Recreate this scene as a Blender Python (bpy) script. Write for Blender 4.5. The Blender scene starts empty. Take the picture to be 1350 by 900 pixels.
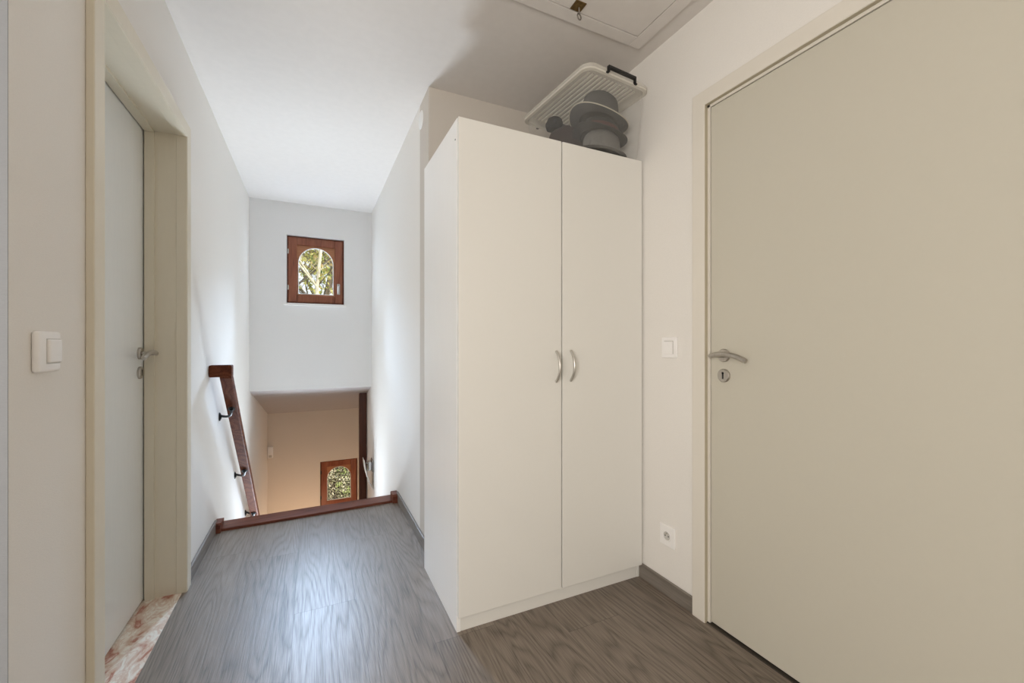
import bpy, bmesh, math, random
from mathutils import Vector, Matrix
random.seed(7)
PI = math.pi
scene = bpy.context.scene
COL = scene.collection

# ------------------------------------------------------------------ materials
def new_mat(name):
    m = bpy.data.materials.new(name); m.use_nodes = True
    nt = m.node_tree
    for n in list(nt.nodes): nt.nodes.remove(n)
    out = nt.nodes.new('ShaderNodeOutputMaterial')
    b = nt.nodes.new('ShaderNodeBsdfPrincipled')
    nt.links.new(b.outputs[0], out.inputs[0])
    return m, nt, b, out
def node(nt, t, **kw):
    n = nt.nodes.new(t)
    for k, v in kw.items():
        if k in n.inputs: n.inputs[k].default_value = v
        else: setattr(n, k, v)
    return n
def coords(nt, scale=(1, 1, 1), which='Object'):
    tc = nt.nodes.new('ShaderNodeTexCoord'); mp = nt.nodes.new('ShaderNodeMapping')
    mp.inputs['Scale'].default_value = scale
    nt.links.new(tc.outputs[which], mp.inputs['Vector'])
    return mp.outputs['Vector']
def ramp(nt, src, stops):
    r = nt.nodes.new('ShaderNodeValToRGB'); cr = r.color_ramp
    while len(cr.elements) < len(stops): cr.elements.new(0.5)
    for e, (p, c) in zip(cr.elements, stops):
        e.position = p; e.color = (*c, 1) if len(c) == 3 else c
    nt.links.new(src, r.inputs[0]); return r.outputs[0]
def math_n(nt, op, a, b=None):
    n = nt.nodes.new('ShaderNodeMath'); n.operation = op
    for i, v in enumerate((a, b)):
        if v is None: continue
        if isinstance(v, (int, float)): n.inputs[i].default_value = v
        else: nt.links.new(v, n.inputs[i])
    return n.outputs[0]
def bump(nt, b, src, strength=.1, dist=.002):
    n = node(nt, 'ShaderNodeBump', Strength=strength, Distance=dist)
    nt.links.new(src, n.inputs['Height']); nt.links.new(n.outputs[0], b.inputs['Normal'])

def painted(name, col, rough=.5, nscale=(40, 40, 40), var=.03, bstr=.08, metallic=0, spec=.5):
    m, nt, b, o = new_mat(name)
    v = coords(nt, nscale)
    n = node(nt, 'ShaderNodeTexNoise', Scale=1.0, Detail=3.0); nt.links.new(v, n.inputs['Vector'])
    lo = tuple(max(0, c * (1 - var)) for c in col); hi = tuple(min(1, c * (1 + var)) for c in col)
    nt.links.new(ramp(nt, n.outputs[0], [(.3, lo), (.7, hi)]), b.inputs['Base Color'])
    b.inputs['Roughness'].default_value = rough; b.inputs['Metallic'].default_value = metallic
    b.inputs['Specular IOR Level'].default_value = spec
    if bstr: bump(nt, b, n.outputs[0], bstr, .001)
    return m

def wall_mat(name, col):
    m, nt, b, o = new_mat(name)
    v = coords(nt, (170, 170, 520))
    n = node(nt, 'ShaderNodeTexNoise', Scale=1.0, Detail=2.0); nt.links.new(v, n.inputs['Vector'])
    v2 = coords(nt, (1.3, 1.3, 1.3))
    n2 = node(nt, 'ShaderNodeTexNoise', Scale=1.0, Detail=2.0); nt.links.new(v2, n2.inputs['Vector'])
    mix = nt.nodes.new('ShaderNodeMix'); mix.data_type = 'FLOAT'; mix.inputs[0].default_value = .35
    nt.links.new(n.outputs[0], mix.inputs[2]); nt.links.new(n2.outputs[0], mix.inputs[3])
    lo = tuple(c * .965 for c in col); hi = tuple(min(1, c * 1.02) for c in col)
    nt.links.new(ramp(nt, mix.outputs[0], [(.3, lo), (.7, hi)]), b.inputs['Base Color'])
    b.inputs['Roughness'].default_value = .75
    bump(nt, b, n.outputs[0], .22, .0015)
    return m

def wood_mat(name, dark, mid, light, plank=None, along='y', freq=46., rough=.4, bstr=.15, coat=0, spec=.5):
    """contour-line grain running along one axis; plank = (width, length)"""
    m, nt, b, o = new_mat(name)
    tc = nt.nodes.new('ShaderNodeTexCoord'); sep = nt.nodes.new('ShaderNodeSeparateXYZ')
    nt.links.new(tc.outputs['Object'], sep.inputs[0])
    ax = {'x': 0, 'y': 1, 'z': 2}[along]; others = [i for i in range(3) if i != ax]
    L = sep.outputs[ax]; A = sep.outputs[others[0]]; B = sep.outputs[others[1]]
    if plank:
        row = math_n(nt, 'FLOOR', math_n(nt, 'DIVIDE', math_n(nt, 'ADD', A, .07), plank[0]))
        wn = nt.nodes.new('ShaderNodeTexWhiteNoise'); wn.noise_dimensions = '1D'; nt.links.new(row, wn.inputs['W'])
        Ls = math_n(nt, 'ADD', L, math_n(nt, 'MULTIPLY', wn.outputs['Value'], plank[1]))
        colid = math_n(nt, 'FLOOR', math_n(nt, 'DIVIDE', Ls, plank[1]))
        idn = math_n(nt, 'ADD', math_n(nt, 'MULTIPLY', row, 7.31), math_n(nt, 'MULTIPLY', colid, 3.77))
        wn2 = nt.nodes.new('ShaderNodeTexWhiteNoise'); wn2.noise_dimensions = '1D'; nt.links.new(idn, wn2.inputs['W'])
        rnd = wn2.outputs['Value']
        fa = math_n(nt, 'FRACT', math_n(nt, 'DIVIDE', math_n(nt, 'ADD', A, .07), plank[0]))
        fl = math_n(nt, 'FRACT', math_n(nt, 'DIVIDE', Ls, plank[1]))
        ea = math_n(nt, 'LESS_THAN', math_n(nt, 'MINIMUM', fa, math_n(nt, 'SUBTRACT', 1., fa)), .004)
        el = math_n(nt, 'LESS_THAN', math_n(nt, 'MINIMUM', fl, math_n(nt, 'SUBTRACT', 1., fl)), .0008)
        seam = math_n(nt, 'MAXIMUM', ea, el)
    else:
        rnd = None; seam = None
    cx = nt.nodes.new('ShaderNodeCombineXYZ')
    nt.links.new(math_n(nt, 'MULTIPLY', A, 5.5), cx.inputs[0])
    nt.links.new(math_n(nt, 'MULTIPLY', L, .5), cx.inputs[1])
    if rnd is not None: nt.links.new(math_n(nt, 'MULTIPLY', rnd, 50.), cx.inputs[2])
    else: nt.links.new(math_n(nt, 'MULTIPLY', B, 5.5), cx.inputs[2])
    n1 = node(nt, 'ShaderNodeTexNoise', Scale=1.0, Detail=2.2, Roughness=.45); nt.links.new(cx.outputs[0], n1.inputs['Vector'])
    rings = math_n(nt, 'MULTIPLY', math_n(nt, 'ADD', math_n(nt, 'SINE', math_n(nt, 'MULTIPLY', n1.outputs[0], freq * 3.6)), 1.), .5)
    cf = nt.nodes.new('ShaderNodeCombineXYZ')
    nt.links.new(math_n(nt, 'MULTIPLY', A, 260.), cf.inputs[0]); nt.links.new(math_n(nt, 'MULTIPLY', L, 9.), cf.inputs[1])
    nt.links.new(math_n(nt, 'MULTIPLY', B, 260.), cf.inputs[2])
    n2 = node(nt, 'ShaderNodeTexNoise', Scale=1.0, Detail=2.0); nt.links.new(cf.outputs[0], n2.inputs['Vector'])
    n3 = node(nt, 'ShaderNodeTexNoise', Scale=.8, Detail=1.0); nt.links.new(cx.outputs[0], n3.inputs['Vector'])
    g = math_n(nt, 'ADD', math_n(nt, 'MULTIPLY', math_n(nt, 'POWER', rings, .45), .20), math_n(nt, 'ADD', math_n(nt, 'MULTIPLY', n2.outputs[0], .62), math_n(nt, 'MULTIPLY', n3.outputs[0], .3)))
    if rnd is not None: g = math_n(nt, 'ADD', g, math_n(nt, 'MULTIPLY', math_n(nt, 'SUBTRACT', rnd, .5), .10))
    c = ramp(nt, g, [(.25, dark), (.52, mid), (.82, light)])
    if seam is not None:
        mx = nt.nodes.new('ShaderNodeMix'); mx.data_type = 'RGBA'; mx.blend_type = 'MULTIPLY'
        nt.links.new(math_n(nt, 'MULTIPLY', seam, .55), mx.inputs[0]); nt.links.new(c, mx.inputs[6]); mx.inputs[7].default_value = (.3, .28, .26, 1)
        c = mx.outputs[2]
    nt.links.new(c, b.inputs['Base Color'])
    r = nt.nodes.new('ShaderNodeMapRange'); r.inputs[3].default_value = rough + .10; r.inputs[4].default_value = rough - .08
    nt.links.new(g, r.inputs[0]); nt.links.new(r.outputs[0], b.inputs['Roughness'])
    b.inputs['Coat Weight'].default_value = coat; b.inputs['Specular IOR Level'].default_value = spec
    bump(nt, b, g, bstr, .002)
    return m

def marble_mat():
    m, nt, b, o = new_mat('pink_veined_marble')
    v = coords(nt, (9, 4.5, 9))
    d = node(nt, 'ShaderNodeTexNoise', Scale=1.1, Detail=5.0, Distortion=1.6); nt.links.new(v, d.inputs['Vector'])
    n = node(nt, 'ShaderNodeTexNoise', Scale=2.6, Detail=6.0, Roughness=.65, Distortion=2.2); nt.links.new(v, n.inputs['Vector'])
    c1 = ramp(nt, d.outputs[0], [(.44, (.86, .82, .74)), (.53, (.74, .60, .50)), (.58, (.50, .23, .18)), (.63, (.72, .50, .42)), (.72, (.85, .80, .74))])
    c2 = ramp(nt, n.outputs[0], [(.42, (1, 1, 1)), (.56, (.80, .62, .54)), (.66, (1, .97, .94))])
    mx = nt.nodes.new('ShaderNodeMix'); mx.data_type = 'RGBA'; mx.blend_type = 'MULTIPLY'; mx.inputs[0].default_value = .8
    nt.links.new(c1, mx.inputs[6]); nt.links.new(c2, mx.inputs[7])
    nt.links.new(mx.outputs[2], b.inputs['Base Color'])
    b.inputs['Roughness'].default_value = .22
    return m

def veil_mat(name, col, opacity, rough=.3, ribs=False):
    """thin clear plastic / glass: part see-through, part surface"""
    m, nt, b, o = new_mat(name)
    v = coords(nt, (30, 30, 30)); n = node(nt, 'ShaderNodeTexNoise', Scale=1.0); nt.links.new(v, n.inputs['Vector'])
    nt.links.new(ramp(nt, n.outputs[0], [(.3, tuple(c * .96 for c in col)), (.7, col)]), b.inputs['Base Color'])
    b.inputs['Roughness'].default_value = rough
    t = nt.nodes.new('ShaderNodeBsdfTransparent'); mx = nt.nodes.new('ShaderNodeMixShader'); mx.inputs[0].default_value = opacity
    nt.links.new(t.outputs[0], mx.inputs[1]); nt.links.new(b.outputs[0], mx.inputs[2]); nt.links.new(mx.outputs[0], o.inputs[0])
    return m

def hammered_glass():
    """ornamental glass: fine dimples that let light through unevenly"""
    m, nt, b, o = new_mat('ornamental_glass')
    v = coords(nt, (1, 1, 1))
    n = node(nt, 'ShaderNodeTexNoise', Scale=62.0, Detail=3.0, Roughness=.6); nt.links.new(v, n.inputs['Vector'])
    c = ramp(nt, n.outputs[0], [(.44, (.20, .20, .21)), (.49, (.65, .63, .60)), (.54, (1, 1, 1))])
    t = nt.nodes.new('ShaderNodeBsdfTransparent'); nt.links.new(c, t.inputs['Color'])
    b.inputs['Base Color'].default_value = (.6, .6, .6, 1); b.inputs['Roughness'].default_value = .15
    bump(nt, b, n.outputs[0], .4, .003)
    mx = nt.nodes.new('ShaderNodeMixShader'); mx.inputs[0].default_value = .10
    nt.links.new(t.outputs[0], mx.inputs[1]); nt.links.new(b.outputs[0], mx.inputs[2]); nt.links.new(mx.outputs[0], o.inputs[0])
    return m

def leaf_mat(name, c1, c2, c3):
    m, nt, b, o = new_mat(name)
    v = coords(nt, (2.2, 2.2, 2.2)); n = node(nt, 'ShaderNodeTexNoise', Scale=1.5, Detail=6.0, Roughness=.7); nt.links.new(v, n.inputs['Vector'])
    c = ramp(nt, n.outputs[0], [(.36, c1), (.5, c2), (.62, c3)])
    nt.links.new(c, b.inputs['Base Color']); b.inputs['Roughness'].default_value = .6
    tr = nt.nodes.new('ShaderNodeBsdfTranslucent'); nt.links.new(c, tr.inputs['Color'])
    mx = nt.nodes.new('ShaderNodeMixShader'); mx.inputs[0].default_value = .4
    nt.links.new(b.outputs[0], mx.inputs[1]); nt.links.new(tr.outputs[0], mx.inputs[2]); nt.links.new(mx.outputs[0], o.inputs[0])
    return m

M = {}
M['wall'] = wall_mat('white_wallpaper', (.84, .815, .775))
M['soffit'] = wall_mat('soffit_painted_shade', (.50, .475, .475)); M['wall_alcove'] = wall_mat('alcove_painted_shade', (.62, .575, .52)); M['wall_dimmed'] = wall_mat('corner_painted_shade', (.27, .28, .295))  # soffit, alcove and left corner carry their shade in the wall colour
M['wall_stair'] = wall_mat('white_plaster', (.88, .875, .865))
M['ceiling'] = painted('ceiling_paint', (.735, .70, .67), .8, (25, 25, 25), .015, .05)
M['cream'] = painted('cream_door_lacquer', (.59, .56, .475), .38, (60, 60, 60), .004, .03)
M['cream_frame'] = painted('cream_frame_lacquer', (.74, .685, .56), .4, (60, 60, 8), .012, .03)
M['cream_light'] = painted('pale_frame_lacquer', (.76, .72, .645), .4, (60, 60, 8), .004, .03)
M['reveal_shade'] = painted('cream_reveal_painted_shade', (.46, .415, .31), .5, (60, 60, 8), .012, .03)  # cream lining with the reveal's shadow put into a darker olive colour
M['grey_door'] = painted('pale_door_lacquer', (.84, .86, .85), .16, (60, 60, 8), .01, .02)
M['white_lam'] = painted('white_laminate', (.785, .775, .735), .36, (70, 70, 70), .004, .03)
M['side_lam_lit'] = painted('white_laminate_lit', (.90, .895, .88), .36, (70, 70, 5), .01, .03)  # same white laminate made paler, stairwell light put into the colour
M['white_plastic'] = painted('white_plastic', (.91, .895, .88), .3, (50, 50, 50), .01, .02)
M['socket_hole'] = painted('dark_recess', (.03, .03, .03), .6)
M['pale_recess'] = painted('shaded_white_plastic', (.60, .585, .55), .45)
M['steel'] = painted('brushed_steel', (.50, .47, .43), .34, (300, 300, 20), .08, .05, 1.0)
M['satin'] = painted('satin_grey_metal', (.62, .60, .56), .36, (200, 200, 200), .05, .03, .9)
M['chrome'] = painted('chrome', (.55, .55, .55), .2, (50, 50, 50), .03, .02, 1.0)
M['iron'] = painted('black_iron', (.015, .015, .016), .42, (60, 60, 60), .2, .1)
M['brass'] = painted('aged_brass', (.20, .13, .05), .45, (90, 90, 90), .3, .15, .8)
M['key'] = painted('grey_key_metal', (.35, .32, .29), .35, (90, 90, 90), .15, .05, 1.0)
M['dark_gap'] = painted('dark_gap', (.05, .04, .03), .8)
M['floor'] = wood_mat('oak_laminate', (.062, .048, .037), (.178, .144, .115), (.285, .238, .195), plank=(.243, 1.38), rough=.41, bstr=.3)
M['skirt'] = wood_mat('oak_skirting', (.12, .10, .085), (.19, .165, .14), (.26, .23, .20), freq=20, rough=.45, bstr=.1)
M['skirt_x'] = wood_mat('oak_skirting_x', (.12, .10, .085), (.19, .165, .14), (.26, .23, .20), along='x', freq=20, rough=.45, bstr=.1)
M['redwood'] = wood_mat('red_brown_wood', (.07, .017, .009), (.14, .038, .020), (.22, .072, .038), along='x', freq=18, rough=.42, bstr=.1, spec=.3)
M['redwood_z'] = wood_mat('red_brown_wood_upright', (.13, .030, .013), (.25, .072, .034), (.36, .125, .062), along='z', freq=18, rough=.36, bstr=.1, coat=.2)
M['redwood_y'] = wood_mat('red_brown_wood_long', (.040, .009, .004), (.095, .024, .009), (.17, .052, .020), along='y', freq=22, rough=.6, bstr=.15, spec=.15)
M['darkwood_z'] = wood_mat('dark_post_wood', (.045, .012, .006), (.08, .022, .011), (.13, .04, .02), along='z', freq=18, rough=.4, bstr=.1)
M['panelwood'] = wood_mat('orange_brown_wood', (.24, .085, .035), (.38, .155, .07), (.48, .21, .10), along='x', freq=18, rough=.4, bstr=.08)
M['stepwood'] = wood_mat('dark_step_wood', (.05, .02, .012), (.10, .04, .022), (.16, .07, .04), along='x', freq=18)
M['marble'] = marble_mat()
M['clear'] = veil_mat('clear_glass', (.9, .92, .9), .06, .03)
M['hammered'] = hammered_glass()
M['box_plastic'] = veil_mat('frosted_plastic', (.83, .815, .77), .12, .35)
M['lid_plastic'] = veil_mat('frosted_lid_plastic', (.83, .80, .73), .50, .4)
M['rim_plastic'] = veil_mat('frosted_rim_plastic', (.85, .82, .74), .68, .4)
M['black_plastic'] = painted('black_plastic', (.012, .012, .012), .4)
M['frost_glass'] = painted('frosted_white_glass', (.78, .76, .72), .25)
def felt(name, c): return painted(name, c, .95, (130, 130, 130), .22, .4, 0, .1)
M['felt_grey'] = felt('grey_felt', (.08, .08, .08))
M['felt_dark'] = felt('charcoal_felt', (.028, .028, .03))
M['felt_brown'] = felt('maroon_felt', (.075, .032, .030))
M['felt_pale'] = felt('pale_grey_felt', (.15, .147, .14))
M['fur'] = felt('dark_brown_wool', (.040, .026, .026))
M['wool_black'] = felt('black_wool', (.018, .018, .022))
M['ribbon'] = painted('dark_ribbon', (.025, .024, .024), .5)
M['piping'] = painted('pale_binding', (.50, .46, .38), .6)
M['bark_pale'] = painted('pale_bark', (.60, .52, .38), .8, (9, 9, 3), .35, .5)
M['bark_dark'] = painted('brown_bark', (.16, .12, .085), .9, (9, 9, 3), .4, .5)
M['leaf_yel'] = leaf_mat('yellow_green_leaves', (.20, .22, .05), (.62, .56, .16), (.88, .76, .34))
M['leaf_grn'] = leaf_mat('green_leaves', (.06, .10, .02), (.22, .28, .06), (.55, .55, .16))
M['leaf_brn'] = leaf_mat('brown_autumn_leaves', (.14, .08, .03), (.40, .27, .10), (.75, .58, .28))
M['leaf_hedge'] = leaf_mat('hedge_leaves', (.10, .10, .07), (.50, .45, .30), (.92, .86, .68))
M['grass'] = painted('grass_ground', (.20, .24, .07), .9, (3, 3, 3), .5, .5)

# ------------------------------------------------------------------ mesh kit
class MB:
    def __init__(s): s.bm = bmesh.new()
    def _add(s, bm2, mat4=None):
        me = bpy.data.meshes.new('tmp'); bm2.to_mesh(me); bm2.free()
        if mat4 is not None: me.transform(mat4)
        s.bm.from_mesh(me); bpy.data.meshes.remove(me); return s
    def box(s, x0, x1, y0, y1, z0, z1, bev=0, seg=2, mat4=None):
        b = bmesh.new(); bmesh.ops.create_cube(b, size=1)
        for v in b.verts: v.co = Vector(((x0 + x1) / 2 + v.co.x * (x1 - x0), (y0 + y1) / 2 + v.co.y * (y1 - y0), (z0 + z1) / 2 + v.co.z * (z1 - z0)))
        if bev: bmesh.ops.bevel(b, geom=b.edges[:], offset=bev, segments=seg, profile=.5, affect='EDGES')
        return s._add(b, mat4)
    def prism(s, pts, axis, a0, a1, bev=0):
        """polygon pts (2-D) extruded along an axis 'x','y','z'"""
        b = bmesh.new()
        def P(p, a): return {'x': (a, p[0], p[1]), 'y': (p[0], a, p[1]), 'z': (p[0], p[1], a)}[axis]
        A = [b.verts.new(P(p, a0)) for p in pts]; B = [b.verts.new(P(p, a1)) for p in pts]
        b.faces.new(A); b.faces.new(B[::-1]); n = len(pts)
        for i in range(n): b.faces.new((A[i], B[i], B[(i + 1) % n], A[(i + 1) % n]))
        bmesh.ops.recalc_face_normals(b, faces=b.faces[:])
        if bev: bmesh.ops.bevel(b, geom=b.edges[:], offset=bev, segments=2, profile=.5, affect='EDGES')
        return s._add(b)
    def tube(s, pts, rad, seg=10, flat=1.0, up=(0, 0, 1)):
        """swept round/oval section; rad number or list"""
        b = bmesh.new(); pts = [Vector(p) for p in pts]; n = len(pts)
        R = rad if isinstance(rad, (list, tuple)) else [rad] * n
        rings = []; up = Vector(up)
        for i, p in enumerate(pts):
            t = (pts[min(i + 1, n - 1)] - pts[max(i - 1, 0)]).normalized()
            u = up if abs(t.dot(up)) < .95 else Vector((1, 0, 0))
            a = t.cross(u).normalized(); c = a.cross(t).normalized()
            rings.append([b.verts.new(p + a * math.cos(2 * PI * k / seg) * R[i] + c * math.sin(2 * PI * k / seg) * R[i] * flat) for k in range(seg)])
        for i in range(n - 1):
            for k in range(seg):
                b.faces.new((rings[i][k], rings[i][(k + 1) % seg], rings[i + 1][(k + 1) % seg], rings[i + 1][k]))
        b.faces.new(rings[0][::-1]); b.faces.new(rings[-1])
        return s._add(b)
    def lathe(s, prof, seg=32, mat4=None, closed=False):
        """profile (r,z) turned about z"""
        b = bmesh.new(); rings = []
        for r, z in prof:
            if r < 1e-5: rings.append([b.verts.new((0, 0, z))])
            else: rings.append([b.verts.new((r * math.cos(2 * PI * k / seg), r * math.sin(2 * PI * k / seg), z)) for k in range(seg)])
        for A, B in zip(rings, rings[1:]):
            for k in range(seg):
                if len(A) == 1 and len(B) == 1: continue
                if len(A) == 1: b.faces.new((A[0], B[(k + 1) % seg], B[k]))
                elif len(B) == 1: b.faces.new((A[k], A[(k + 1) % seg], B[0]))
                else: b.faces.new((A[k], A[(k + 1) % seg], B[(k + 1) % seg], B[k]))
        bmesh.ops.recalc_face_normals(b, faces=b.faces[:])
        return s._add(b, mat4)
    def build(s, name, mat, parent=None, smooth=False, origin=None):
        me = bpy.data.meshes.new(name)
        o = bpy.data.objects.new(name, me); COL.objects.link(o)
        off = Vector((0, 0, 0))
        p = parent
        if p is not None and not p.get('_local'):
            q = p
            while q is not None: off += q.location; q = q.parent
        if parent is None and origin is not None:
            off = Vector(origin); o.location = off
        if off.length > 0: bmesh.ops.translate(s.bm, verts=s.bm.verts[:], vec=-off)
        s.bm.to_mesh(me); s.bm.free()
        me.materials.append(M[mat] if isinstance(mat, str) else mat)
        if smooth:
            for f in me.polygons: f.use_smooth = True
            try: me.set_sharp_from_angle(angle=math.radians(38))
            except Exception: pass
        if parent is not None: o.parent = parent
        return o
def tag(o, label=None, cat=None, group=None, kind=None):
    if label: o['label'] = label
    if cat: o['category'] = cat
    if group: o['group'] = group
    if kind: o['kind'] = kind
    return o
def empty(name, loc, label=None, cat=None, group=None, kind=None, rz=0):
    o = bpy.data.objects.new(name, None); o.location = loc; o.rotation_euler = (0, 0, rz); o.empty_display_size = .1
    COL.objects.link(o); return tag(o, label, cat, group, kind)
def struct(o): return tag(o, kind='structure')
def axis_mat(loc, axis):
    """matrix turning local +z to a world axis"""
    q = Vector((0, 0, 1)).rotation_difference(Vector(axis)); return Matrix.Translation(loc) @ q.to_matrix().to_4x4()

# ------------------------------------------------------------------ room
XL, XR, XS = -.53, 1.437, .556      # left wall, right wall, stair partition
YB, YA, YE = 4.56, 2.19, 6.29       # upper end wall, alcove wall, lower far wall
ZC = 2.487
# floor of the hall (edge at the stairs slightly out of square)
struct(MB().prism([(-2.0, -1.7), (1.66, -1.7), (1.66, 2.39), (.57, 2.39), (.57, 3.06), (-.545, 3.03), (-.545, 1.3), (-2.0, 1.3)], 'z', -.24, 0).build('floor', 'floor'))
# steps and lower landing
st = MB(); y, z = 3.09, -.19
while z > -2.2:
    st.box(XL, XS, y, y + .225, z - .035, z, .006); st.box(XL, XS, y + .19, y + .21, z - .21, z - .03)
    y += .197; z -= .19
st.box(XL - .02, .90, y, YE + .02, z - .2, z)
ZL = z
struct(st.build('floor', 'stepwood'))
# ceilings
struct(MB().box(-2.0, 1.66, -1.7, YB + .14, ZC, ZC + .12).build('ceiling', 'ceiling'))
ZS0, ZS1 = .683, .218
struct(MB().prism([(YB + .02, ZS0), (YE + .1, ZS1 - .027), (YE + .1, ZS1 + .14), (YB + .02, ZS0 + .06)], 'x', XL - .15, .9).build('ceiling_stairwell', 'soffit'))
# left wall with the door opening
DL0, DL1, DLT = 1.503, 2.352, 2.070
wl = MB()
wl.box(XL - .2, XL, 1.147, DL0, 0, ZC); wl.box(XL - .2, XL, DL0, DL1, DLT, ZC); wl.box(XL - .2, XL, DL1, YE + .1, 0, ZC); wl.box(XL - .2, XL, 3.04, YE + .1, ZL - .2, 0)
wl.box(XL - .22, XL - .18, DL0 - .02, DL1 + .02, -.1, DLT + .02)  # added panel behind the leaf, unseen, stops outside light leaking under the door
struct(wl.build('wall_left', 'wall'))
struct(MB().box(-2.0, XL - .2, 1.147, 1.3, 0, ZC).box(-2.0, XL, 1.145, 1.147, 0, ZC).build('wall_corner_left', 'wall_dimmed'))
struct(MB().box(-2.15, -2.0, -1.85, 1.3, 0, ZC).build('wall_far_left', 'wall'))
struct(MB().box(-2.0, 1.64, -1.85, -1.7, 0, ZC).build('wall_rear', 'wall'))
DR0, DR1, DRT = .285, 1.187, 2.087
wr = MB()
wr.box(XR, XR + .2, -1.7, DR0, 0, ZC); wr.box(XR, XR + .2, DR0, DR1, DRT, ZC); wr.box(XR, XR + .2, DR1, YA + .1, 0, ZC)
wr.box(XR + .16, XR + .2, DR0, DR1, -.1, DRT)  # added unseen backing behind the right leaf, keeps outside light out
struct(wr.build('wall_right', 'wall'))
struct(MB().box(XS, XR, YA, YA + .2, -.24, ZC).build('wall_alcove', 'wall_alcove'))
struct(MB().box(XS, XS + .12, YA + .2, 5.04, ZL - .2, ZC).build('wall_partition', 'wall'))
struct(MB().box(XS + .002, .80, 5.042, 5.10, ZL - .2, .68).box(.68, .80, 5.10, YE + .1, ZL - .2, .7).build('wall_landing', 'wall_stair'))
WX0, WX1, WZ0, WZ1 = -.225, .290, 1.520, 2.180
we = MB()
we.box(XL, WX0, YB, YB + .11, ZS0, ZC); we.box(WX1, XS, YB, YB + .11, ZS0, ZC)
we.box(WX0, WX1, YB, YB + .11, WZ1, ZC); we.box(WX0, WX1, YB, YB + .11, ZS0, WZ0)
struct(we.build('wall_end', 'wall_stair'))
LX0, LX1, LZ0, LZ1 = .095, .577, -1.140, -.487
wf = MB()
wf.box(XL, LX0, YE, YE + .11, ZL - .2, .26); wf.box(LX1, .70, YE, YE + .11, ZL - .2, .26)
wf.box(LX0, LX1, YE, YE + .11, LZ1, .26); wf.box(LX0, LX1, YE, YE + .11, ZL - .2, LZ0)
M['wall_low'] = wall_mat('beige_plaster', (.76, .70, .62))
struct(wf.build('wall_landing_end', 'wall_low'))

# baseboards
BH = .068
struct(MB().box(XL, XL + .013, DL1 + .07, 3.03, 0, BH, .003).build('baseboard_left', 'skirt'))
struct(MB().box(XS - .013, XS, YA, 3.06, 0, BH, .003).build('baseboard_stair', 'skirt'))
struct(MB().box(XR - .013, XR, DR1 + .056, YA, 0, BH, .003).build('baseboard_right', 'skirt'))
struct(MB().box(XS + .01, XR - .013, YA - .013, YA, 0, BH, .003).build('baseboard_alcove', 'skirt_x'))
struct(MB().box(-2.0, XL, 1.132, 1.145, 0, BH, .003).build('baseboard_corner', 'skirt_x'))

# ------------------------------------------------------------------ doors
def lever_set(parent, X, yc, zc, sx, ydir, zk):
    """handle on a door face x=X, standing out along sx; lever runs along ydir"""
    h = MB().lathe([(0, 0), (.0255, 0), (.0255, .007), (.023, .010), (0, .010)], 32, axis_mat((X, yc, zc), (sx, 0, 0))).build('handle_rose', 'steel', parent, True)
    m = MB(); m.tube([(X + sx * .008, yc, zc), (X + sx * .052, yc, zc)], .0085, 16)
    h2 = m.build('handle_neck', 'steel', parent, True)
    m = MB(); pts = []
    for i in range(17):
        t = i / 16; yy = yc + ydir * (-.026 + .150 * t)
        zz = zc + .006 - .024 * ((t - .38) / .62) ** 2
        pts.append((X + sx * (.053 - .004 * abs(t - .3)), yy, zz))
    m.tube(pts, [.0075] + [.0095] * 15 + [.0085], 16)
    m.build('handle_lever', 'steel', parent, True)
    k = MB().lathe([(0, 0), (.0255, 0), (.0255, .007), (.023, .010), (0, .010)], 32, axis_mat((X, yc, zk), (sx, 0, 0))).build('keyhole_rose', 'steel', parent, True)
    c = X + sx * .0102
    MB().box(min(c, c + sx * .0006), max(c, c + sx * .0006), yc - .0032, yc + .0032, zk - .013, zk + .011).lathe([(0, 0), (.0048, 0), (.0048, .0006), (0, .0006)], 16, axis_mat((c, yc, zk + .009), (sx, 0, 0))).build('keyhole', 'socket_hole', k)

# left door (door_1): deep lining, leaf at the far side of the wall
d1 = empty('door_1', (XL, 1.93, 0)); struct(d1)
T = .0185
XF = XL + T
def casing(x0, x1, y0, y1, zt, w, name, mat, parent):
    m = MB()
    m.prism([(y0 - w, 0), (y0, 0), (y0, zt), (y1, zt), (y1, 0), (y1 + w, 0), (y1 + w, zt + w), (y0 - w, zt + w)], 'x', x0, x1, .0025)
    return m.build(name, mat, parent)
j0, j1, jt = DL0 + .008, DL1 - .008, DLT - .008
casing(XL, XF, j0, j1, jt, .062, 'door_casing', 'cream_frame', d1)
lin = MB()
lin.box(XL - .13, XL, DL0, j0, 0, jt); lin.box(XL - .13, XL, j1, DL1, 0, jt); lin.box(XL - .13, XL, DL0, DL1, jt, DLT)
lin.build('door_lining', 'cream_frame', d1)
stp = MB()   # stop rebate strips against the leaf
stp.box(XL - .132, XL - .098, j0, j0 + .010, 0, jt); stp.box(XL - .132, XL - .098, j1 - .010, j1, 0, jt); stp.box(XL - .132, XL - .098, j0, j1, jt - .010, jt)
stp.build('door_stop', 'cream_frame', d1)
bd = MB()    # raised outer bead of the lining
bd.box(XL - .022, XF - .002, j0, j0 + .003, 0, jt, .001); bd.box(XL - .022, XF - .002, j1 - .003, j1, 0, jt, .001); bd.box(XL - .022, XF - .002, j0, j1, jt - .003, jt, .001)
bd.build('lining_bead', 'cream_frame', d1)
MB().box(XL - .175, XL - .137, j0 - .004, j1 + .004, .008, jt + .004, .002).build('door_leaf', 'grey_door', d1)
lever_set(d1, XL - .137, 2.292, 1.082, 1, -1, 1.000)
MB().box(XL - .136, XL - .133, j0 - .003, j1 + .003, 0, jt + .003).box(XL - .1345, XL - .13, j0, j1, .0, .001)
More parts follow.
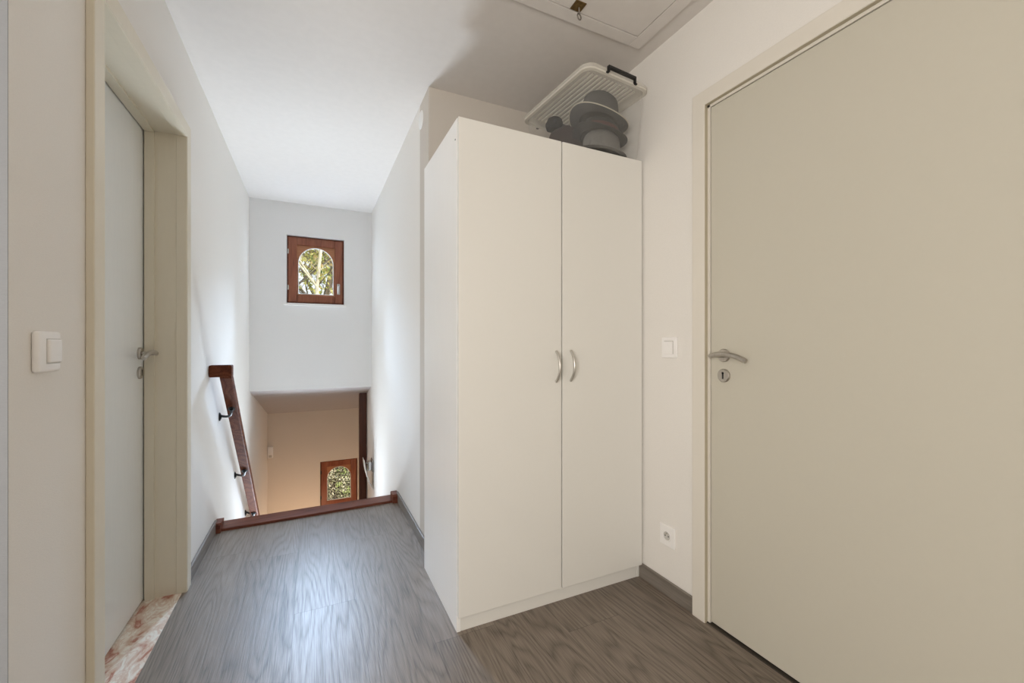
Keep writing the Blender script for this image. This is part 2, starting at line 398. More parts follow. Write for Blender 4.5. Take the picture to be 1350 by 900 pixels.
s = MB().box(XL - .182, XL - .001, DL0 - .004, DL1 + .004, -.02, .0012).build('marble_sill', 'marble', None, origin=(XL - .07, 1.93, 0))
tag(s, 'cream marble sill with red-brown veins below the pale door', 'door sill')

# right door (door_2): leaf nearly flush with the wall
d2 = empty('door_2', (XR, .74, 0)); struct(d2)
r0, r1, rt = DR0 + .004, DR1 - .004, DRT - .004
casing(XR - .016, XR, r0, r1, rt, .060, 'door_casing', 'cream_light', d2)
m = MB(); m.box(XR - .013, XR + .03, r1 - .001, DR1, 0, rt - .001); m.box(XR - .013, XR + .03, DR0, r0 + .001, 0, rt - .001); m.box(XR - .013, XR + .03, DR0, DR1, rt - .001, DRT); m.build('door_lining', 'reveal_shade', d2)
m = MB(); m.box(XR + .002, XR + .02, r1 - .012, r1, 0, rt, .001); m.box(XR + .002, XR + .02, r0, r0 + .012, 0, rt, .001); m.box(XR + .002, XR + .02, r0, r1, rt - .011, rt, .001)
m.build('door_stop', 'cream_light', d2)
m = MB(); m.box(XR + .012, XR + .016, r1 - .0165, r1 - .010, 0, rt); m.box(XR + .012, XR + .016, r0, r1, rt - .016, rt - .010); m.build('door_seal', 'dark_gap', d2)
MB().box(XR + .004, XR + .044, r0 + .014, r1 - .0150, .012, rt - .0145, .002).build('door_leaf', 'cream', d2)
lever_set(d2, XR + .004, 1.107, 1.078, -1, -1, 1.000)
MB().box(XR - .003, XR + .02, r0, r1, -.01, .004).build('door_threshold', 'dark_gap', d2)

# ------------------------------------------------------------------ windows (two alike)
def arch_loops(hw, hb, zc, r, rect, n=48):
    """star-shaped loops about (0,zc): arch opening half width hw, bottom at hb, semi-ellipse top; rect=(x0,x1,z0,z1)"""
    x0, x1, z0, z1 = rect
    angs = sorted(set([2 * PI * k / n for k in range(n)] + [math.atan2(z - zc, x) % (2 * PI) for x in (x0, x1) for z in (z0, z1)] + [math.atan2(hb - zc, x) % (2 * PI) for x in (-hw, hw)]))
    inn, outr = [], []
    for a in angs:
        c, s_ = math.cos(a), math.sin(a)
        ts = []
        if c > 1e-9: ts.append(x1 / c)
        if c < -1e-9: ts.append(x0 / c)
        if s_ > 1e-9: ts.append((z1 - zc) / s_)
        if s_ < -1e-9: ts.append((z0 - zc) / s_)
        t = min(ts); outr.append((c * t, zc + s_ * t))
        if s_ >= 0:
            t = 1 / math.sqrt((c / hw) ** 2 + (s_ / r) ** 2)
        else:
            t = min([hw / abs(c)] if abs(c) > 1e-9 else [9e9]); t = min(t, (hb - zc) / s_)
        inn.append((c * t, zc + s_ * t))
    return inn, outr
def ring(inn, outr, y0, y1):
    m = MB(); b = m.bm; n = len(inn)
    V = lambda L, y: [b.verts.new((p[0], y, p[1])) for p in L]
    a0, a1, c0, c1 = V(inn, y0), V(inn, y1), V(outr, y0), V(outr, y1)
    for i in range(n):
        k = (i + 1) % n
        for q in ((a0[i], a0[k], c0[k], c0[i]), (a1[i], c1[i], c1[k], a1[k]), (a0[i], a1[i], a1[k], a0[k]), (c0[i], c0[k], c1[k], c1[i])): b.faces.new(q)
    bmesh.ops.recalc_face_normals(b, faces=b.faces[:]); return m
def make_window(name, x0, x1, z0, z1, yw, glass):
    W, H = x1 - x0, z1 - z0
    root = empty(name, ((x0 + x1) / 2, yw, z0)); struct(root); root['_local'] = True
    hw = W / 2
    def frame4(a, b, y0, y1, w, bev=.003):   # rectangular frame between half-width a; z from b to H-b
        m = MB()
        m.box(-a, -a + w, y0, y1, b, H - b, bev); m.box(a - w, a, y0, y1, b, H - b, bev)
        m.box(-a + w, a - w, y0, y1, b, b + w, bev); m.box(-a + w, a - w, y0, y1, H - b - w, H - b, bev); return m
    frame4(hw - .002, .002, .042, .100, .030).build('window_frame', 'redwood', root)
    s_ = frame4(hw - .014, .014, .034, .085, .072, .005); sash = s_.build('sash', 'redwood_z', root); sash['_local'] = True
    a = hw - .084; gw = min(.160, a - .003)
    inn, outr = arch_loops(gw, .096, H - .100 - gw, gw, (-a, a, .080, H - .080))
    ring(inn, outr, .048, .066).build('arch_panel', 'panelwood', root)
    b1, _ = arch_loops(gw - .006, .102, H - .100 - gw, gw - .006, (-.2, .2, .05, H - .05))
    b2, _ = arch_loops(gw, .096, H - .100 - gw, gw, (-.2, .2, .05, H - .05))
    if len(b1) == len(b2): ring(b1, b2, .044, .056).build('glazing_bead', 'white_plastic', root)
    p = MB(); vs = [p.bm.verts.new((q[0], .060, q[1])) for q in inn]; p.bm.faces.new(vs)
    if glass == 'hammered':
        vs = [p.bm.verts.new((q[0], .063, q[1])) for q in inn]; p.bm.faces.new(vs[::-1])
    p.build('pane', glass, root)
    for zz in (.155, H - .155):
        MB().tube([(-hw + .012, .028, zz - .022), (-hw + .012, .028, zz + .022)], .0065, 12).build('hinge', 'satin' if glass == 'clear' else 'iron', root, True)
    if glass == 'clear': MB().box(hw - .066, hw - .038, .029, .034, .105, .215, .004).build('handle_plate', 'satin', root)
    if glass == 'clear': MB().tube([(hw - .052, .031, .195), (hw - .052, -.006, .195), (hw - .052, -.014, .185), (hw - .052, -.014, .110)], [.006, .006, .008, .007], 12).build('window_handle', 'chrome', root, True)
    MB().box(-hw - .022, hw + .022, -.035, .036, -.022, 0.0, .003).build('window_sill', 'white_plastic', root)
    del root['_local']; del sash['_local']
    return root
make_window('window_1', WX0, WX1, WZ0, WZ1, YB, 'clear')
make_window('window_2', LX0, LX1, LZ0, LZ1, YE, 'hammered')

# ------------------------------------------------------------------ stairs fittings
th = empty('threshold_board', (.02, 3.09, 0), 'red-brown wooden board edging the floor at the top of the stairs', 'stair edge')
sk = .03
m = MB(); m.prism([(XL + .002, 3.008), (XS - .002, 3.04), (XS - .002, 3.165), (XL + .002, 3.145)], 'z', -.02, .016, .004); m.build('edge_board', 'redwood', th)
for x0, x1, yy in ((XL, XL + .036, 2.985), (XS - .045, XS, 3.02)):
    MB().box(x0, x1, yy, yy + .11, -.01, .050, .004).box(x0, x1 - .0 if x0 > 0 else x1 + .004, yy + .01, yy + .10, .042, .056, .003).build('end_block', 'redwood', th)

hr = empty('handrail', (XL + .08, 2.90, .95), 'dark red-brown wooden handrail on black brackets down the stairs', 'handrail')
ang = math.atan(.965); yt, zt_ = 2.862, 1.000
x0, x1 = -.478, -.420
def rp(yv, dz=0): return zt_ - .965 * (yv - yt) + dz
tk = .083
rail = MB()
rail.prism([(yt, zt_), (4.78, rp(4.78)), (4.78, rp(4.78, -tk)), (yt + .004, rp(yt, -tk + .01)), (yt, zt_ - .066)], 'x', x0, x1, .004)
rail.build('rail', 'redwood_y', hr)
MB().box(XL + .002, x1 + .001, yt - .004, yt + .062, zt_ - .066, zt_ + .002, .006).build('wall_return', 'redwood_y', hr)
for (wy, wz, ry) in ((3.165, .665, 3.06), (3.74, .135, 3.61), (4.28, -.345, 4.13)):
    rz = rp(ry, -tk) - .002
    b = MB()
    b.lathe([(0, 0), (.017, 0), (.015, .006), (.007, .012), (0, .014)], 16, Matrix.Translation((XL, wy, wz)) @ Matrix.Diagonal((1, 1, 1.7, 1)) @ Vector((0, 0, 1)).rotation_difference(Vector((1, 0, 0))).to_matrix().to_4x4())
    P0 = Vector((XL + .008, wy, wz + .006)); P3 = Vector((-.449, ry, rz))
    P1 = P0 + Vector((.05, -.02, -.012)); P2 = P3 + Vector((.0, .01, -.045))
    pts = [(1 - t) ** 3 * P0 + 3 * (1 - t) ** 2 * t * P1 + 3 * (1 - t) * t * t * P2 + t ** 3 * P3 for t in [i / 12 for i in range(13)]]
    b.tube(pts, [.0075] * 11 + [.009, .012], 10)
    b.lathe([(0, 0), (.019, 0), (.019, .005), (0, .005)], 16, axis_mat(P3 + Vector((0, -.002, -.002)), (0, .69, .72)))
    b.build('rail_bracket', 'iron', hr, True)

po = MB().prism([(4.965, ZL), (5.040, ZL), (5.040, ZS0 - .269 * (5.040 - YB - .02) - .004), (4.965, ZS0 - .269 * (4.965 - YB - .02) - .004)], 'x', .474, .550, .003).build('wooden_post', 'darkwood_z', None, origin=(.512, 5.0, ZL))
tag(po, 'dark red-brown square wooden post rising from the stairs to the sloped ceiling', 'post')

wl_ = empty('wall_lamp', (XS, 4.48, -.10), 'wall lamp with curved white glass shade on grey metal bracket beside the stairs', 'wall lamp')
b = MB(); b.box(XS - .016, XS, 4.40, 4.52, -.165, -.045, .006); b.box(XS - .050, XS - .012, 4.425, 4.50, -.155, -.065, .008)
b.build('lamp_bracket', 'chrome', wl_)
g = MB(); n = 14; bm_ = g.bm; rows = []
for i in range(n + 1):
    t = i / n; z_ = -.335 + .30 * t; x_ = XS - .010 - .085 * (t ** .8) - .012 * math.sin(PI * t)
    hwid = .055 + .045 * math.sin(PI * (.12 + .76 * t))
    rows.append([[bm_.verts.new((x_ + d_ + .010 * (k / 6 - .5) ** 2, 4.46 + hwid * (k / 3 - 1), z_)) for k in range(7)] for d_ in (0, .006)])
for i in range(n):
    for s_ in (0, 1):
        for k in range(6): bm_.faces.new((rows[i][s_][k], rows[i][s_][k + 1], rows[i + 1][s_][k + 1], rows[i + 1][s_][k]))
    for k in (0, 6): bm_.faces.new((rows[i][0][k], rows[i][1][k], rows[i + 1][1][k], rows[i + 1][0][k]))
for i in (0, n):
    for k in range(6): bm_.faces.new((rows[i][0][k], rows[i][0][k + 1], rows[i][1][k + 1], rows[i][1][k]))
bmesh.ops.recalc_face_normals(bm_, faces=bm_.faces[:])
g.build('lamp_shade', 'frost_glass', wl_, True)
MB().lathe([(0, 0), (.012, 0), (.012, .012), (.008, .016), (0, .017)], 20, axis_mat((XS - .05, 4.462, -.085), (-1, 0, .3))).build('shade_screw', 'chrome', wl_, True)

sn = empty('wall_sensor', (-.50, YE, -.28), 'small white box on the lower landing wall near the corner', 'sensor')
MB().box(-.527, -.462, YE - .045, YE, -.357, -.208, .010).build('sensor_case', 'white_plastic', sn, True)
MB().box(-.512, -.477, YE - .050, YE - .044, -.345, -.315, .004).build('sensor_lens', 'pale_recess', sn)

dc = MB().lathe([(0, 0), (.050, 0), (.050, .002), (.046, .004), (0, .004)], 36, axis_mat((XS, 2.36, 2.392), (-1, 0, 0))).build('round_cover', 'wall_stair', None, True, origin=(XS, 2.36, 2.392))
tag(dc, 'round white painted cover plate high on the wall behind the wardrobe', 'cover plate')

# ------------------------------------------------------------------ switches and socket
def bx(sx, X, d0, d1): return (min(X + sx * d0, X + sx * d1), max(X + sx * d0, X + sx * d1))
sw = empty('light_switch', (XL, 1.262, 1.105), 'white light switch with rounded plate beside the open-lined left doorway'.replace('open-lined left doorway', 'pale door frame'), 'light switch')
MB().box(*bx(1, XL, 0, .013), 1.216, 1.304, 1.060, 1.149, .006, 3).build('switch_plate', 'white_plastic', sw, True)
MB().box(*bx(1, XL, .010, .0185), 1.246, 1.296, 1.080, 1.131, .004, 3).build('switch_rocker', 'white_plastic', sw, True)
MB().box(*bx(1, XL, .0128, .0134), 1.244, 1.298, 1.078, 1.133).build('switch_gap', 'pale_recess', sw)
sw2 = empty('light_switch', (XR, 1.375, 1.107), 'square white light switch on the wall between wardrobe and cream door', 'light switch')
MB().box(*bx(-1, XR, 0, .009), 1.332, 1.418, 1.061, 1.153, .0025, 2).build('switch_plate', 'white_plastic', sw2)
MB().box(*bx(-1, XR, .0085, .0093), 1.349, 1.402, 1.078, 1.137).build('switch_gap', 'pale_recess', sw2)
MB().box(*bx(-1, XR, .008, .0125), 1.353, 1.402, 1.078, 1.133, .0015).build('switch_rocker', 'white_plastic', sw2)
so = empty('wall_socket', (XR, 1.386, .266), 'square white power socket low on the wall beside the wardrobe', 'socket')
MB().box(*bx(-1, XR, 0, .009), 1.343, 1.429, .220, .312, .0025, 2).build('socket_plate', 'white_plastic', so)
MB().lathe([(.0235, .0006), (.0225, .0022), (.0195, .0022), (.019, -.001)], 36, axis_mat((XR - .009, 1.386, .266), (-1, 0, 0))).build('socket_rim', 'white_plastic', so, True)
MB().lathe([(0, 0), (.0195, 0), (.0195, .0007), (0, .0007)], 36, axis_mat((XR - .009, 1.386, .266), (-1, 0, 0))).build('socket_well', 'pale_recess', so)
MB().tube([(XR - .008, 1.386, .277), (XR - .019, 1.386, .277)], .003, 12).build('earth_pin', 'satin', so, True)
for dy in (-.009, .009):
    MB().lathe([(0, 0), (.0030, 0), (.0030, .0004), (0, .0004)], 14, axis_mat((XR - .0098, 1.386 + dy, .266), (-1, 0, 0))).build('socket_hole', 'socket_hole', so)

# ------------------------------------------------------------------ wardrobe
CX0, CX1, CY0, CY1, CH = .506, 1.428, 1.540, 2.082, 2.000
wd = empty('wardrobe', ((CX0 + CX1) / 2, (CY0 + CY1) / 2, 0), 'tall white two-door wardrobe with bow handles standing in the alcove', 'wardrobe')
yc = CY0 + .019
tp = .016
MB().box(CX0, CX0 + tp, yc, CY1, 0, CH, .001).build('side_panel', 'side_lam_lit', wd)
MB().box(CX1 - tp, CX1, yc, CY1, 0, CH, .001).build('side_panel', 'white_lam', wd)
MB().box(CX0 + tp, CX1 - tp, yc, CY1, CH - tp, CH, .001).build('top_panel', 'white_lam', wd)
MB().box(CX0 + tp, CX1 - tp, yc + .004, CY1, .062, .078).build('bottom_panel', 'white_lam', wd)
MB().box(CX0 + tp, CX1 - tp, CY1 - .006, CY1 - .001, .062, CH - tp).build('back_panel', 'white_lam', wd)
MB().box(CX0 + tp, CX1 - tp, yc + .002, yc + .018, 0, .060, .001).build('plinth', 'white_lam', wd)
xm = (CX0 + CX1) / 2 + .008
def bow(parent, xh, zc):
    m = MB(); pts = []
    for i in range(15):
        t = -1 + 2 * i / 14
        pts.append((xh, CY0 - .004 - .030 * (1 - abs(t) ** 2.2), zc + t * .066))
    m.tube(pts, [.0055] + [.0062] * 13 + [.0055], 12, 1.0, (1, 0, 0))
    m.build('bow_handle', 'satin', parent, True)
dl = MB().box(CX0 + .001, xm - .003, CY0, CY0 + .018, .064, CH - .001, .0018).build('wardrobe_door', 'white_lam', wd)
dr = MB().box(xm + .003, CX1 - .001, CY0, CY0 + .018, .064, CH - .001, .0018).build('wardrobe_door', 'white_lam', wd)
bow(dl, .944, 1.026); bow(dr, 1.018, 1.028)
MB().lathe([(0, 0), (.0035, 0), (.0035, .0008), (0, .0008)], 14, axis_mat((CX0, yc + .018, 1.924), (-1, 0, 0))).build('drill_hole', 'socket_hole', wd)
MB().box(CX0 + .054, CX0 + .074, CY1 - .03, YA - .012, CH, CH + .004).box(CX0 + .052, CX0 + .062, YA - .020, YA - .012, CH - .02, CH + .028).build('wall_bracket', 'pale_recess', wd)
MB().tube([(CX0 + .067, YA - .03, CH + .004), (CX0 + .067, YA - .03, CH + .016)], .009, 10).build('bracket_screw', 'iron', wd)

# ------------------------------------------------------------------ storage box on the wardrobe
RZ = math.radians(4.6)
BX = empty('storage_box', (1.228, 1.752, CH), 'clear plastic storage box with ribbed lid and black clip on top of the wardrobe', 'storage box', rz=RZ)
BX['_local'] = True
def rrect(hx, hy, r, n=6):
    pts = []
    for cx, cy, a0 in ((hx - r, hy - r, 0), (-hx + r, hy - r, 90), (-hx + r, -hy + r, 180), (hx - r, -hy + r, 270)):
        for k in range(n + 1):
            a = math.radians(a0 + 90 * k / n); pts.append((cx + r * math.cos(a), cy + r * math.sin(a)))
    return pts
def loft(loops, cap0=True, cap1=True):
    m = MB(); b = m.bm; R = [[b.verts.new((x, y, z)) for x, y in L] for L, z in loops]; n = len(R[0])
    for A, B in zip(R, R[1:]):
        for k in range(n): b.faces.new((A[k], A[(k + 1) % n], B[(k + 1) % n], B[k]))
    if cap0: b.faces.new(R[0][::-1])
    if cap1: b.faces.new(R[-1])
    bmesh.ops.recalc_face_normals(b, faces=b.faces[:]); return m
hx, hy, bh = .185, .265, .330
body = loft([(rrect(hx - .022, hy - .040, .035), .004), (rrect(hx - .018, hy - .034, .04), .012), (rrect(hx - .004, hy - .008, .045), bh - .012)], True, False)
body.build('box_body', 'box_plastic', BX, True)
loft([(rrect(hx - .003, hy - .007, .045), bh - .022), (rrect(hx + .009, hy + .005, .05), bh - .020), (rrect(hx + .010, hy + .006, .05), bh - .0125), (rrect(hx - .003, hy - .007, .045), bh - .0125)], False, False).build('box_rim', 'rim_plastic', BX, True)
lid = loft([(rrect(hx - .012, hy - .016, .045), bh - .002), (rrect(hx + .004, hy + .000, .05), bh - .006), (rrect(hx + .010, hy + .006, .05), bh - .012), (rrect(hx + .011, hy + .007, .05), bh - .002), (rrect(hx + .006, hy + .002, .05), bh + .006), (rrect(hx - .02, hy - .024, .04), bh + .006)], True, True)
lid = lid.build('box_lid', 'lid_plastic', BX, True); lid['_local'] = True
rb = MB()
for k in range(13):
    xx = -.140 + .280 * k / 12
    rb.box(xx - .0045, xx + .0045, -hy + .045, hy - .045, bh - .008, bh - .0022, .001)
rb.build('lid_ribs', 'rim_plastic', lid)
for sgn in (-1, 1):
    yy = sgn * (hy + .012)
    c = MB(); c.box(-.084, .084, min(yy - .008, yy + .008), max(yy - .008, yy + .008), bh - .001, bh + .012, .003)
    for xx in (-.080, .080):
        c.box(xx - .005, xx + .005, min(yy - .006, yy + .006), max(yy - .006, yy + .006), bh - .018, bh + .008, .002)
        c.box(xx - .009 * (1 if xx < 0 else -.2) - .003, xx + .009 * (1 if xx > 0 else -.2) + .003, min(yy - .005, yy + .005), max(yy - .005, yy + .005), bh - .022, bh - .015, .002)
    c.build('box_clip', 'black_plastic', BX)
del BX['_local']; del lid['_local']

# hats
def hat_mesh(rx, ry, bw, ch, curl, dome=.5, thick=.003):
    """oval felt hat: brim at z=0, crown to z=ch; brim sides curl up"""
    m = MB(); b = m.bm; seg = 40
    prof = [(1.0 + bw, 0.0), (1.0 + bw * .7, 0.0), (1.0 + bw * .35, .0), (1.03, .002), (1.0, .010), (.985, ch * .35), (.965, ch * .62), (.90, ch * (.62 + .34 * dome)), (.72, ch * .945), (.42, ch * .99), (.0, ch)]
    def P(r, z, k, off):
        a = 2 * PI * k / seg
        x, y = rx * r * math.cos(a), ry * r * math.sin(a)
        if r > 1.0: z = z + curl * ((r - 1) / bw) ** 2 * (math.cos(a) ** 2) - .35 * curl * ((r - 1) / bw) ** 2 * (math.sin(a) ** 2)
        sc = 1 - off / max(rx * r, .02)
        return (x * sc if r < 1.0 else x, y * sc if r < 1.0 else y, z - off)
    shells = []
    for off in (0, thick):
        R = []
        for r, z in prof:
            R.append([b.verts.new(P(r, z, 0, off))] if r == 0 else [b.verts.new(P(r, z, k, off)) for k in range(seg)])
        for A, B in zip(R, R[1:]):
            for k in range(seg):
                if len(B) == 1: b.faces.new((A[k], A[(k + 1) % seg], B[0]))
                else: b.faces.new((A[k], A[(k + 1) % seg], B[(k + 1) % seg], B[k]))
        shells.append(R)
    A, B = shells[0][0], shells[1][0]
    for k in range(seg): b.faces.new((A[k], A[(k + 1) % seg], B[(k + 1) % seg], B[k]))
    bmesh.ops.recalc_face_normals(b, faces=b.faces[:]); return m
def hat(loc, rot, rx, ry, bw, ch, curl, mat, band, label, dome=.5, piping=None):
    root = empty('felt_hat', loc, label, 'hat', 'hats in the storage box'); root.rotation_euler = rot; root['_local'] = True
    hat_mesh(rx, ry, bw, ch, curl, dome).build('hat_body', mat, root, True)
    r = MB(); b = r.bm; seg = 40; R = []
    for z_, s_ in ((.008, 1.022), (.040, 1.010)):
        R.append([b.verts.new((rx * s_ * math.cos(2 * PI * k / seg), ry * s_ * math.sin(2 * PI * k / seg), z_)) for k in range(seg)])
    for k in range(seg): b.faces.new((R[0][k], R[0][(k + 1) % seg], R[1][(k + 1) % seg], R[1][k]))
    r.build('hat_band', band, root, True)
    if piping:
        e = MB(); pts = []
        for k in range(41):
            a = 2 * PI * k / 40; x, y = rx * (1 + bw) * math.cos(a), ry * (1 + bw) * math.sin(a)
            pts.append((x, y, curl * math.cos(a) ** 2 - .35 * curl * math.sin(a) ** 2 - .0015))
        e.tube(pts, .0025, 6).build('brim_edging', piping, root, True)
    del root['_local']; return root
R_ = math.radians
hat((1.252, 1.632, 2.022), (R_(0), R_(4), R_(5)), .098, .080, .36, .110, .006, 'felt_pale', 'felt_pale', 'pale grey felt hat, lowest of the three nested in the box')
hat((1.248, 1.632, 2.106), (R_(-2), R_(8), R_(4)), .097, .078, .46, .085, .018, 'felt_dark', 'felt_brown', 'charcoal felt hat with wide maroon band, middle of the three nested hats', .5)
hat((1.240, 1.632, 2.178), (R_(-3), R_(10), R_(4)), .097, .077, .58, .138, .022, 'felt_grey', 'felt_grey', 'grey bowler hat with pale-edged brim on top of the nested hats', .62, 'piping')

def lump(name, loc, rx, ry, rz, mat, label, seed, flaps=False, parent=None):
    rnd = random.Random(seed); b = bmesh.new(); bmesh.ops.create_icosphere(b, subdivisions=4, radius=1)
    from mathutils import noise
    for v in b.verts:
        d = 1 + .10 * noise.noise(v.co * 2.2 + Vector((seed, 0, 0))) + .03 * noise.noise(v.co * 7)
        v.co = Vector((v.co.x * rx * d, v.co.y * ry * d, max(v.co.z, -.82) * rz * d))
    m = MB(); m._add(b, Matrix.Translation(loc)); return m
wh = empty('wool_hat', (1.165, 1.80, 2.012), 'large dark brown woolly hat at the rear of the storage box', 'hat', 'hats in the storage box')
lump('c', Vector((1.160, 1.80, 2.105)), .100, .105, .116, 'fur', '', 3).build('hat_crown', 'fur', wh, True)
lump('f', Vector((1.160, 1.80, 2.060)), .108, .118, .050, 'fur', '', 5).build('turned_up_brim', 'fur', wh, True)
bc = empty('knit_cap', (1.128, 1.86, 2.20), 'small black knitted cap lying on the dark brown woolly hat', 'hat', 'hats in the storage box')
lump('k', Vector((1.122, 1.85, 2.252)), .040, .052, .036, 'wool_black', '', 9).build('cap_crown', 'wool_black', bc, True)
lump('k2', Vector((1.165, 1.86, 2.236)), .042, .045, .026, 'wool_black', '', 12).build('cap_cuff', 'wool_black', bc, True)

# ------------------------------------------------------------------ loft hatch
hx0, hx1, hy0, hy1 = .60, 1.352, .50, 1.484
lh = empty('loft_hatch', ((hx0 + hx1) / 2, (hy0 + hy1) / 2, ZC), 'white loft hatch panel with key in the ceiling above the wardrobe', 'hatch')
fw = .058
m = MB()
m.box(hx0, hx0 + fw, hy0, hy1, ZC - .012, ZC, .002); m.box(hx1 - fw, hx1, hy0, hy1, ZC - .012, ZC, .002)
m.box(hx0 + fw, hx1 - fw, hy0, hy0 + fw, ZC - .012, ZC, .002); m.box(hx0 + fw, hx1 - fw, hy1 - fw, hy1, ZC - .012, ZC, .002)
m.build('hatch_frame', 'ceiling', lh)
MB().box(hx0 + fw, hx1 - fw, hy0 + fw, hy1 - fw, ZC - .003, ZC - .001).build('hatch_gap', 'dark_gap', lh)
MB().box(hx0 + fw + .004, hx1 - fw - .004, hy0 + fw + .004, hy1 - fw - .004, ZC - .012, ZC - .003, .001).build('hatch_panel', 'ceiling', lh)
kx, ky, kz = .960, 1.397, ZC - .012
e = MB().box(kx - .024, kx + .024, ky - .026, ky + .022, kz - .003, kz, .001).build('lock_plate', 'brass', lh)
k = MB(); k.tube([(kx + .006, ky + .002, kz), (kx + .010, ky + .006, kz - .022)], .0035, 10)
pts = [(kx + .011 + .010 * math.sin(2 * PI * i / 20), ky + .008 + .003 * math.sin(2 * PI * i / 20), kz - .033 + .011 * math.cos(2 * PI * i / 20)) for i in range(21)]
k.tube(pts, .003, 8); k.build('hatch_key', 'key', lh, True)

# ------------------------------------------------------------------ outside
GZ = -2.75
g_ = MB().box(-30, 30, 6.6, 60, GZ - .3, GZ).build('ground', 'grass'); struct(g_)
def leaves(m, pts, size, count, spread, rnd):
    b = m.bm
    for _ in range(count):
        p = rnd.choice(pts) + Vector((rnd.gauss(0, spread), rnd.gauss(0, spread), rnd.gauss(0, spread * .8)))
        n = Vector((rnd.uniform(-1, 1), rnd.uniform(-1, 1), rnd.uniform(-.4, 1))).normalized()
        a = n.orthogonal().normalized(); c = n.cross(a)
        s = size * rnd.uniform(.6, 1.3); th_ = rnd.uniform(0, 2 * PI); a, c = a * math.cos(th_) + c * math.sin(th_), c * math.cos(th_) - a * math.sin(th_)
        b.faces.new([b.verts.new(p + a * s), b.verts.new(p + c * s * .45), b.verts.new(p - a * s), b.verts.new(p - c * s * .45)])
def tree(x, y, h, r, bark, leaf, label, seed, n_leaf, lsize=.07, spread=.35):
    rnd = random.Random(seed)
    root = empty('tree', (x, y, GZ), label, 'tree', 'trees in the garden')
    m = MB(); tips = []
    def limb(p, d, ln, rad, lev):
        n = 5; pts = [p]; rr = [rad]; q = p; dd = d
        for i in range(n):
            dd = (dd + Vector((rnd.uniform(-1, 1), rnd.uniform(-1, 1), rnd.uniform(-.2, .6))) * .14).normalized()
            q = q + dd * ln / n; pts.append(q); rr.append(rad * (1 - .75 * (i + 1) / n))
            if lev > 0 and i >= (2 if lev == 3 else 0):
                for _ in range(3 if lev == 3 else 2):
                    a = rnd.uniform(0, 2 * PI); side = Vector((math.cos(a), math.sin(a), rnd.uniform(.2, .9))).normalized()
                    limb(q, (dd * .5 + side).normalized(), ln * rnd.uniform(.32, .48), rr[-1] * .55, lev - 1)
            if lev <= 1: tips.append(q)
        m.tube(pts, rr, 7 if lev > 1 else 4)
    limb(Vector((x, y, GZ)), Vector((0, 0, 1)), h, r, 3)
    m.build('trunk', bark, root, True)
    f = MB(); leaves(f, tips, lsize, n_leaf, spread, rnd); f.build('foliage', leaf, root)
tree(.42, 11.2, 8.8, .075, 'bark_pale', 'leaf_yel', 'pale-barked tree with yellow leaves in the middle of the upper window', 21, 5200, .055)
tree(-.35, 12.8, 8.4, .10, 'bark_dark', 'leaf_grn', 'dark-barked tree left of the pale trunk outside the upper window', 4, 5200, .06)
tree(1.25, 13.2, 8.0, .10, 'bark_dark', 'leaf_brn', 'brown-leaved autumn tree right of the pale trunk outside the upper window', 9, 5200, .06)
tree(-1.9, 13.5, 8.5, .16, 'bark_dark', 'leaf_yel', 'yellow-leaved tree beyond the left edge of the upper window', 33, 4200, .06)
tree(3.2, 14.2, 8.2, .16, 'bark_pale', 'leaf_grn', 'pale-barked green tree beyond the right edge of the upper window', 14, 4200, .06)
tree(.10, 17.0, 8.5, .20, 'bark_dark', 'leaf_yel', 'yellowing tree farthest back behind the pale trunk', 41, 7000, .10, .5)
tree(1.60, 18.5, 9.0, .20, 'bark_dark', 'leaf_grn', 'large green tree behind the brown-leaved autumn tree', 52, 7000, .10, .5)
hd = empty('hedge', (.4, 9.8, GZ), 'leafy hedge seen through the textured glass of the lower window', 'hedge')
rnd = random.Random(3)
f = MB(); pts = [Vector((rnd.uniform(-2.4, 3.4), rnd.uniform(9.4, 10.2), GZ + rnd.uniform(.05, 1.9))) for _ in range(1500)]
leaves(f, pts, .055, 9000, .06, rnd); f.build('hedge_leaves', 'leaf_hedge', hd)
f = MB()
for i in range(15): f.tube([(-2.2 + i * .38, 9.8, GZ), (-2.2 + i * .38 + rnd.uniform(-.1, .1), 9.8, GZ + 1.75)], [.035, .01], 6)
f.build('hedge_stems', 'bark_dark', hd)

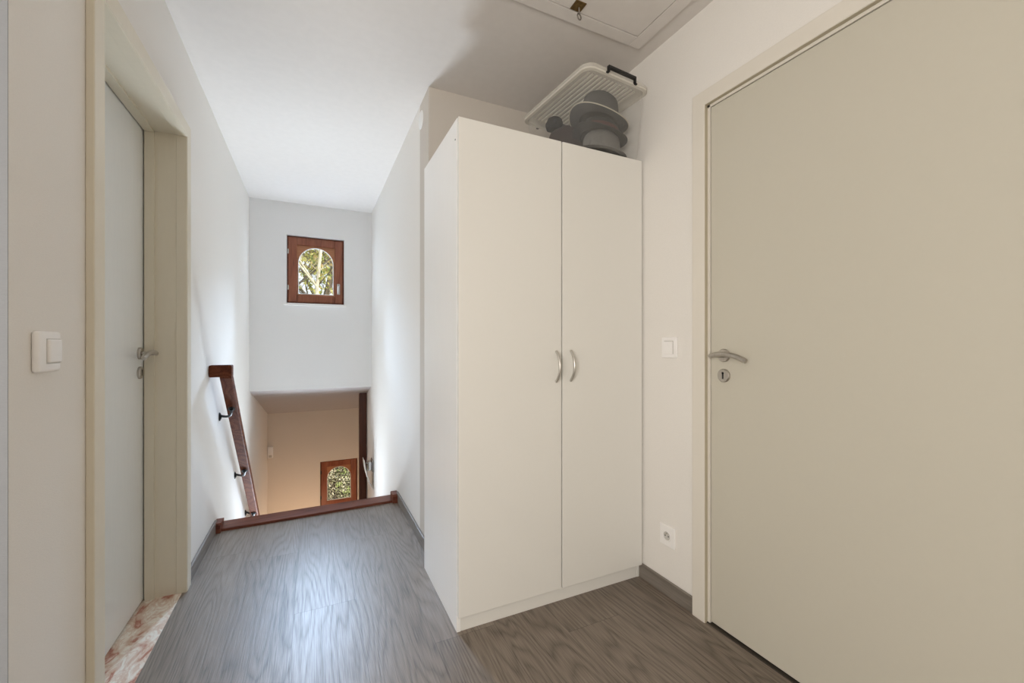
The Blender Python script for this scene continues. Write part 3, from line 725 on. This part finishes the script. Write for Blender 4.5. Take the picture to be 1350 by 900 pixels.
# ------------------------------------------------------------------ light
w = bpy.data.worlds.new('sky'); scene.world = w; w.use_nodes = True
bg = w.node_tree.nodes['Background']
bg.inputs[0].default_value = (.86, .93, 1.0, 1); bg.inputs[1].default_value = 1.3
def area(name, loc, target, sx, sy, energy, col, spread=180):
    l = bpy.data.lights.new(name, 'AREA'); l.shape = 'RECTANGLE'; l.size = sx; l.size_y = sy; l.energy = energy; l.color = col
    l.spread = math.radians(spread)
    o = bpy.data.objects.new(name, l); COL.objects.link(o); o.location = loc
    o.rotation_euler = (Vector(target) - Vector(loc)).to_track_quat('-Z', 'Y').to_euler(); return o
sun = bpy.data.lights.new('sun', 'SUN'); sun.energy = 9; sun.angle = .02; sun.color = (1, .95, .84)
so_ = bpy.data.objects.new('sun', sun); COL.objects.link(so_); so_.rotation_euler = Vector((-.8, .35, -.75)).to_track_quat('-Z', 'Y').to_euler()
# warm room light behind the camera
area('room_light', (-1.45, -.95, 1.28), (1.4, 1.1, 1.12), 1.4, 1.2, 55, (1.0, .95, .885))
# daylight coming in at the upper window
area('window_daylight', (.10, 6.5, 3.10), (.03, 1.9, 0.2), 1.6, .9, 960, (.54, .73, 1.0))
# added fill lamp hidden low in the stairwell, brightens its walls and ceiling
area('stair_fill', (.0, 4.32, -1.02), (.0, 3.0, 2.4), .55, .35, 18.0, (.77, .885, 1.0), 80)
# warm lamp on the lower landing
pl = bpy.data.lights.new('landing_lamp', 'POINT'); pl.energy = 11; pl.shadow_soft_size = .12; pl.color = (1.0, .69, .45)
po_ = bpy.data.objects.new('landing_lamp', pl); COL.objects.link(po_); po_.location = (-.05, 5.55, -1.35)

# ------------------------------------------------------------------ camera
cam = bpy.data.cameras.new('camera'); co = bpy.data.objects.new('camera', cam); COL.objects.link(co)
cam.sensor_width = 36; cam.lens = 551 / 1350 * 36; cam.shift_y = 4 / 1350; cam.clip_start = .02
co.location = (0, 0, 1.12); co.rotation_euler = (PI / 2, 0, -math.atan((675 - 412) / 551))
scene.camera = co
scene.view_settings.view_transform = 'Standard'; scene.view_settings.look = 'None'
scene.view_settings.exposure = 0; scene.view_settings.gamma = 1
try:
    scene.cycles.use_denoising = True; scene.cycles.max_bounces = 10; scene.cycles.diffuse_bounces = 6; scene.cycles.transparent_max_bounces = 16
except Exception: pass
for o in COL.objects:
    if '_local' in o: del o['_local']
